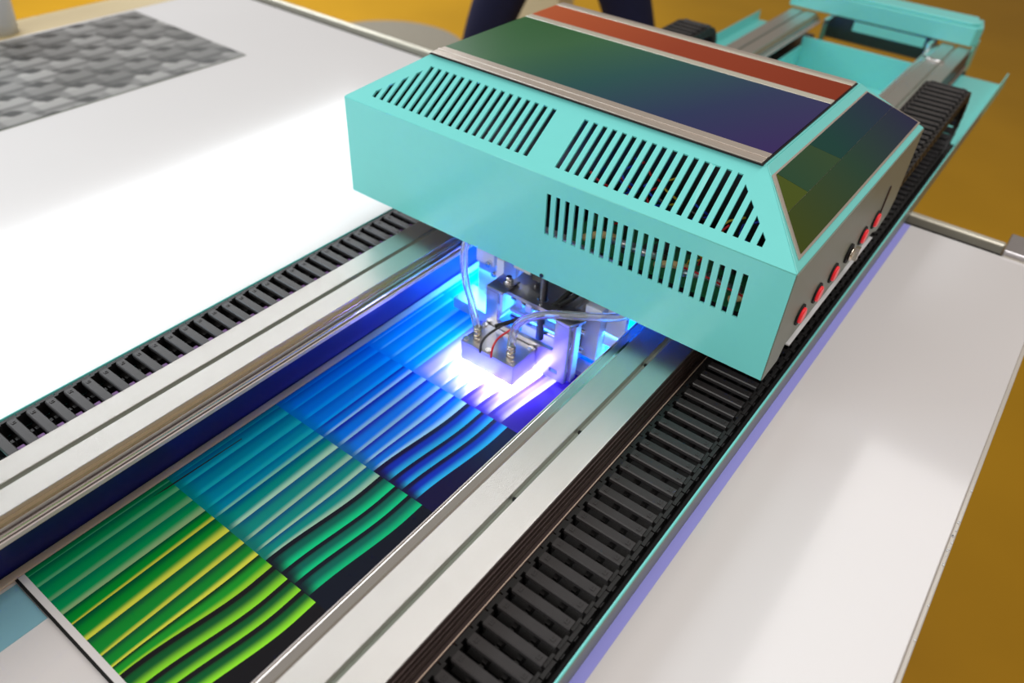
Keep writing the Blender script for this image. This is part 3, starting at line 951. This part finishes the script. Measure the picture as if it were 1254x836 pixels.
def skin_body(name, verts, edges, radii, m, parent, sub=2):
    me = bpy.data.meshes.new(name)
    off = Vector(parent.location) if parent else Vector((0, 0, 0))
    me.from_pydata([tuple(Vector(v) - off) for v in verts], edges, [])
    ob = bpy.data.objects.new(name, me)
    C.objects.link(ob)
    ob.parent = parent
    md = ob.modifiers.new('skin', 'SKIN')
    for i, r in enumerate(radii):
        me.skin_vertices[0].data[i].radius = (r, r) if not isinstance(r, tuple) else r
    me.skin_vertices[0].data[0].use_root = True
    md.use_smooth_shade = True
    s_ = ob.modifiers.new('sub', 'SUBSURF')
    s_.levels = s_.render_levels = sub
    me.materials.append(m)
    return ob


# metres; person stands with feet apart, facing the gantry
fz = FZ * S
PX_, PY_ = -1.665, 2.57
fw = Vector((0.57, -0.82, 0)); rt = Vector((0.82, 0.57, 0))
def W(a, f, z):
    return tuple(Vector((PX_, PY_, fz)) + rt * a + fw * f + Vector((0, 0, z)))
per = thing('person', 'person in navy trousers standing with legs apart behind the gantry', 'person', (PX_ / S, PY_ / S, FZ))
skin_body('body', [W(0, 0, 0.98), W(0, 0.01, 1.12), W(0, 0.0, 1.32), W(0, -0.01, 1.45), W(0, 0, 1.54), W(0, 0.02, 1.62), W(0, 0.02, 1.72),
                   W(-0.19, 0, 1.42), W(-0.27, 0.02, 1.14), W(-0.25, 0.12, 0.92), W(-0.245, 0.15, 0.85),
                   W(0.19, 0, 1.42), W(0.27, 0.02, 1.14), W(0.25, 0.12, 0.92), W(0.245, 0.15, 0.85)],
          [(0, 1), (1, 2), (2, 3), (3, 4), (4, 5), (5, 6), (3, 7), (7, 8), (8, 9), (9, 10), (3, 11), (11, 12), (12, 13), (13, 14)],
          [0.13, 0.13, 0.15, 0.09, 0.055, 0.085, 0.075, 0.06, 0.045, 0.032, 0.035, 0.06, 0.045, 0.032, 0.035], M['skin'], per)
for s_ in (-1, 1):
    for k in range(5):
        a = -0.03 + k * 0.015
        ln = (0.055, 0.075, 0.08, 0.075, 0.06)[k]
        c0 = Vector(W(s_ * 0.245 + a * 0.6, 0.155, 0.835)); d0 = Vector((0, 0, -1)) * ln + fw * 0.02
        skin_body('finger', [tuple(c0), tuple(c0 + d0 * 0.55), tuple(c0 + d0 + fw * 0.012)], [(0, 1), (1, 2)], [0.009, 0.008, 0.007], M['skin'], per, 1)
skin_body('shirt', [W(0, 0, 1.0), W(0, 0.01, 1.14), W(0, 0.0, 1.32), W(0, -0.01, 1.44), W(-0.19, 0, 1.42), W(-0.26, 0.02, 1.18), W(0.19, 0, 1.42), W(0.26, 0.02, 1.18)],
          [(0, 1), (1, 2), (2, 3), (3, 4), (4, 5), (3, 6), (6, 7)], [0.145, 0.145, 0.165, 0.11, 0.075, 0.058, 0.075, 0.058], M['shirt'], per)
skin_body('trousers', [W(0, 0, 1.0), W(0, 0, 0.90), W(-0.17, 0.0, 0.80), W(-0.29, 0.02, 0.48), W(-0.37, 0, 0.10), W(0.17, 0.0, 0.80), W(0.29, 0.02, 0.48), W(0.37, 0, 0.10)],
          [(0, 1), (1, 2), (2, 3), (3, 4), (1, 5), (5, 6), (6, 7)], [0.15, 0.165, 0.12, 0.092, 0.082, 0.12, 0.092, 0.082], M['denim'], per)
for s_ in (-1, 1):
    skin_body('shoe', [W(s_ * 0.37, -0.05, 0.05), W(s_ * 0.375, 0.08, 0.045), W(s_ * 0.38, 0.18, 0.035)], [(0, 1), (1, 2)], [0.048, 0.045, 0.033], M['blackl'], per)
hd = MB()
for i in range(9):
    pass
skin_body('hair', [W(0, -0.005, 1.66), W(0, -0.005, 1.74), W(0, 0.02, 1.775)], [(0, 1), (1, 2)], [0.09, 0.095, 0.07], M['hair'], per)
for s_ in (-1, 1):
    skin_body('ear', [W(s_ * 0.088, 0.01, 1.65), W(s_ * 0.09, 0.01, 1.68)], [(0, 1)], [0.012, 0.014], M['skin'], per, 1)
skin_body('nose', [W(0, 0.098, 1.675), W(0, 0.115, 1.65)], [(0, 1)], [0.009, 0.013], M['skin'], per, 1)
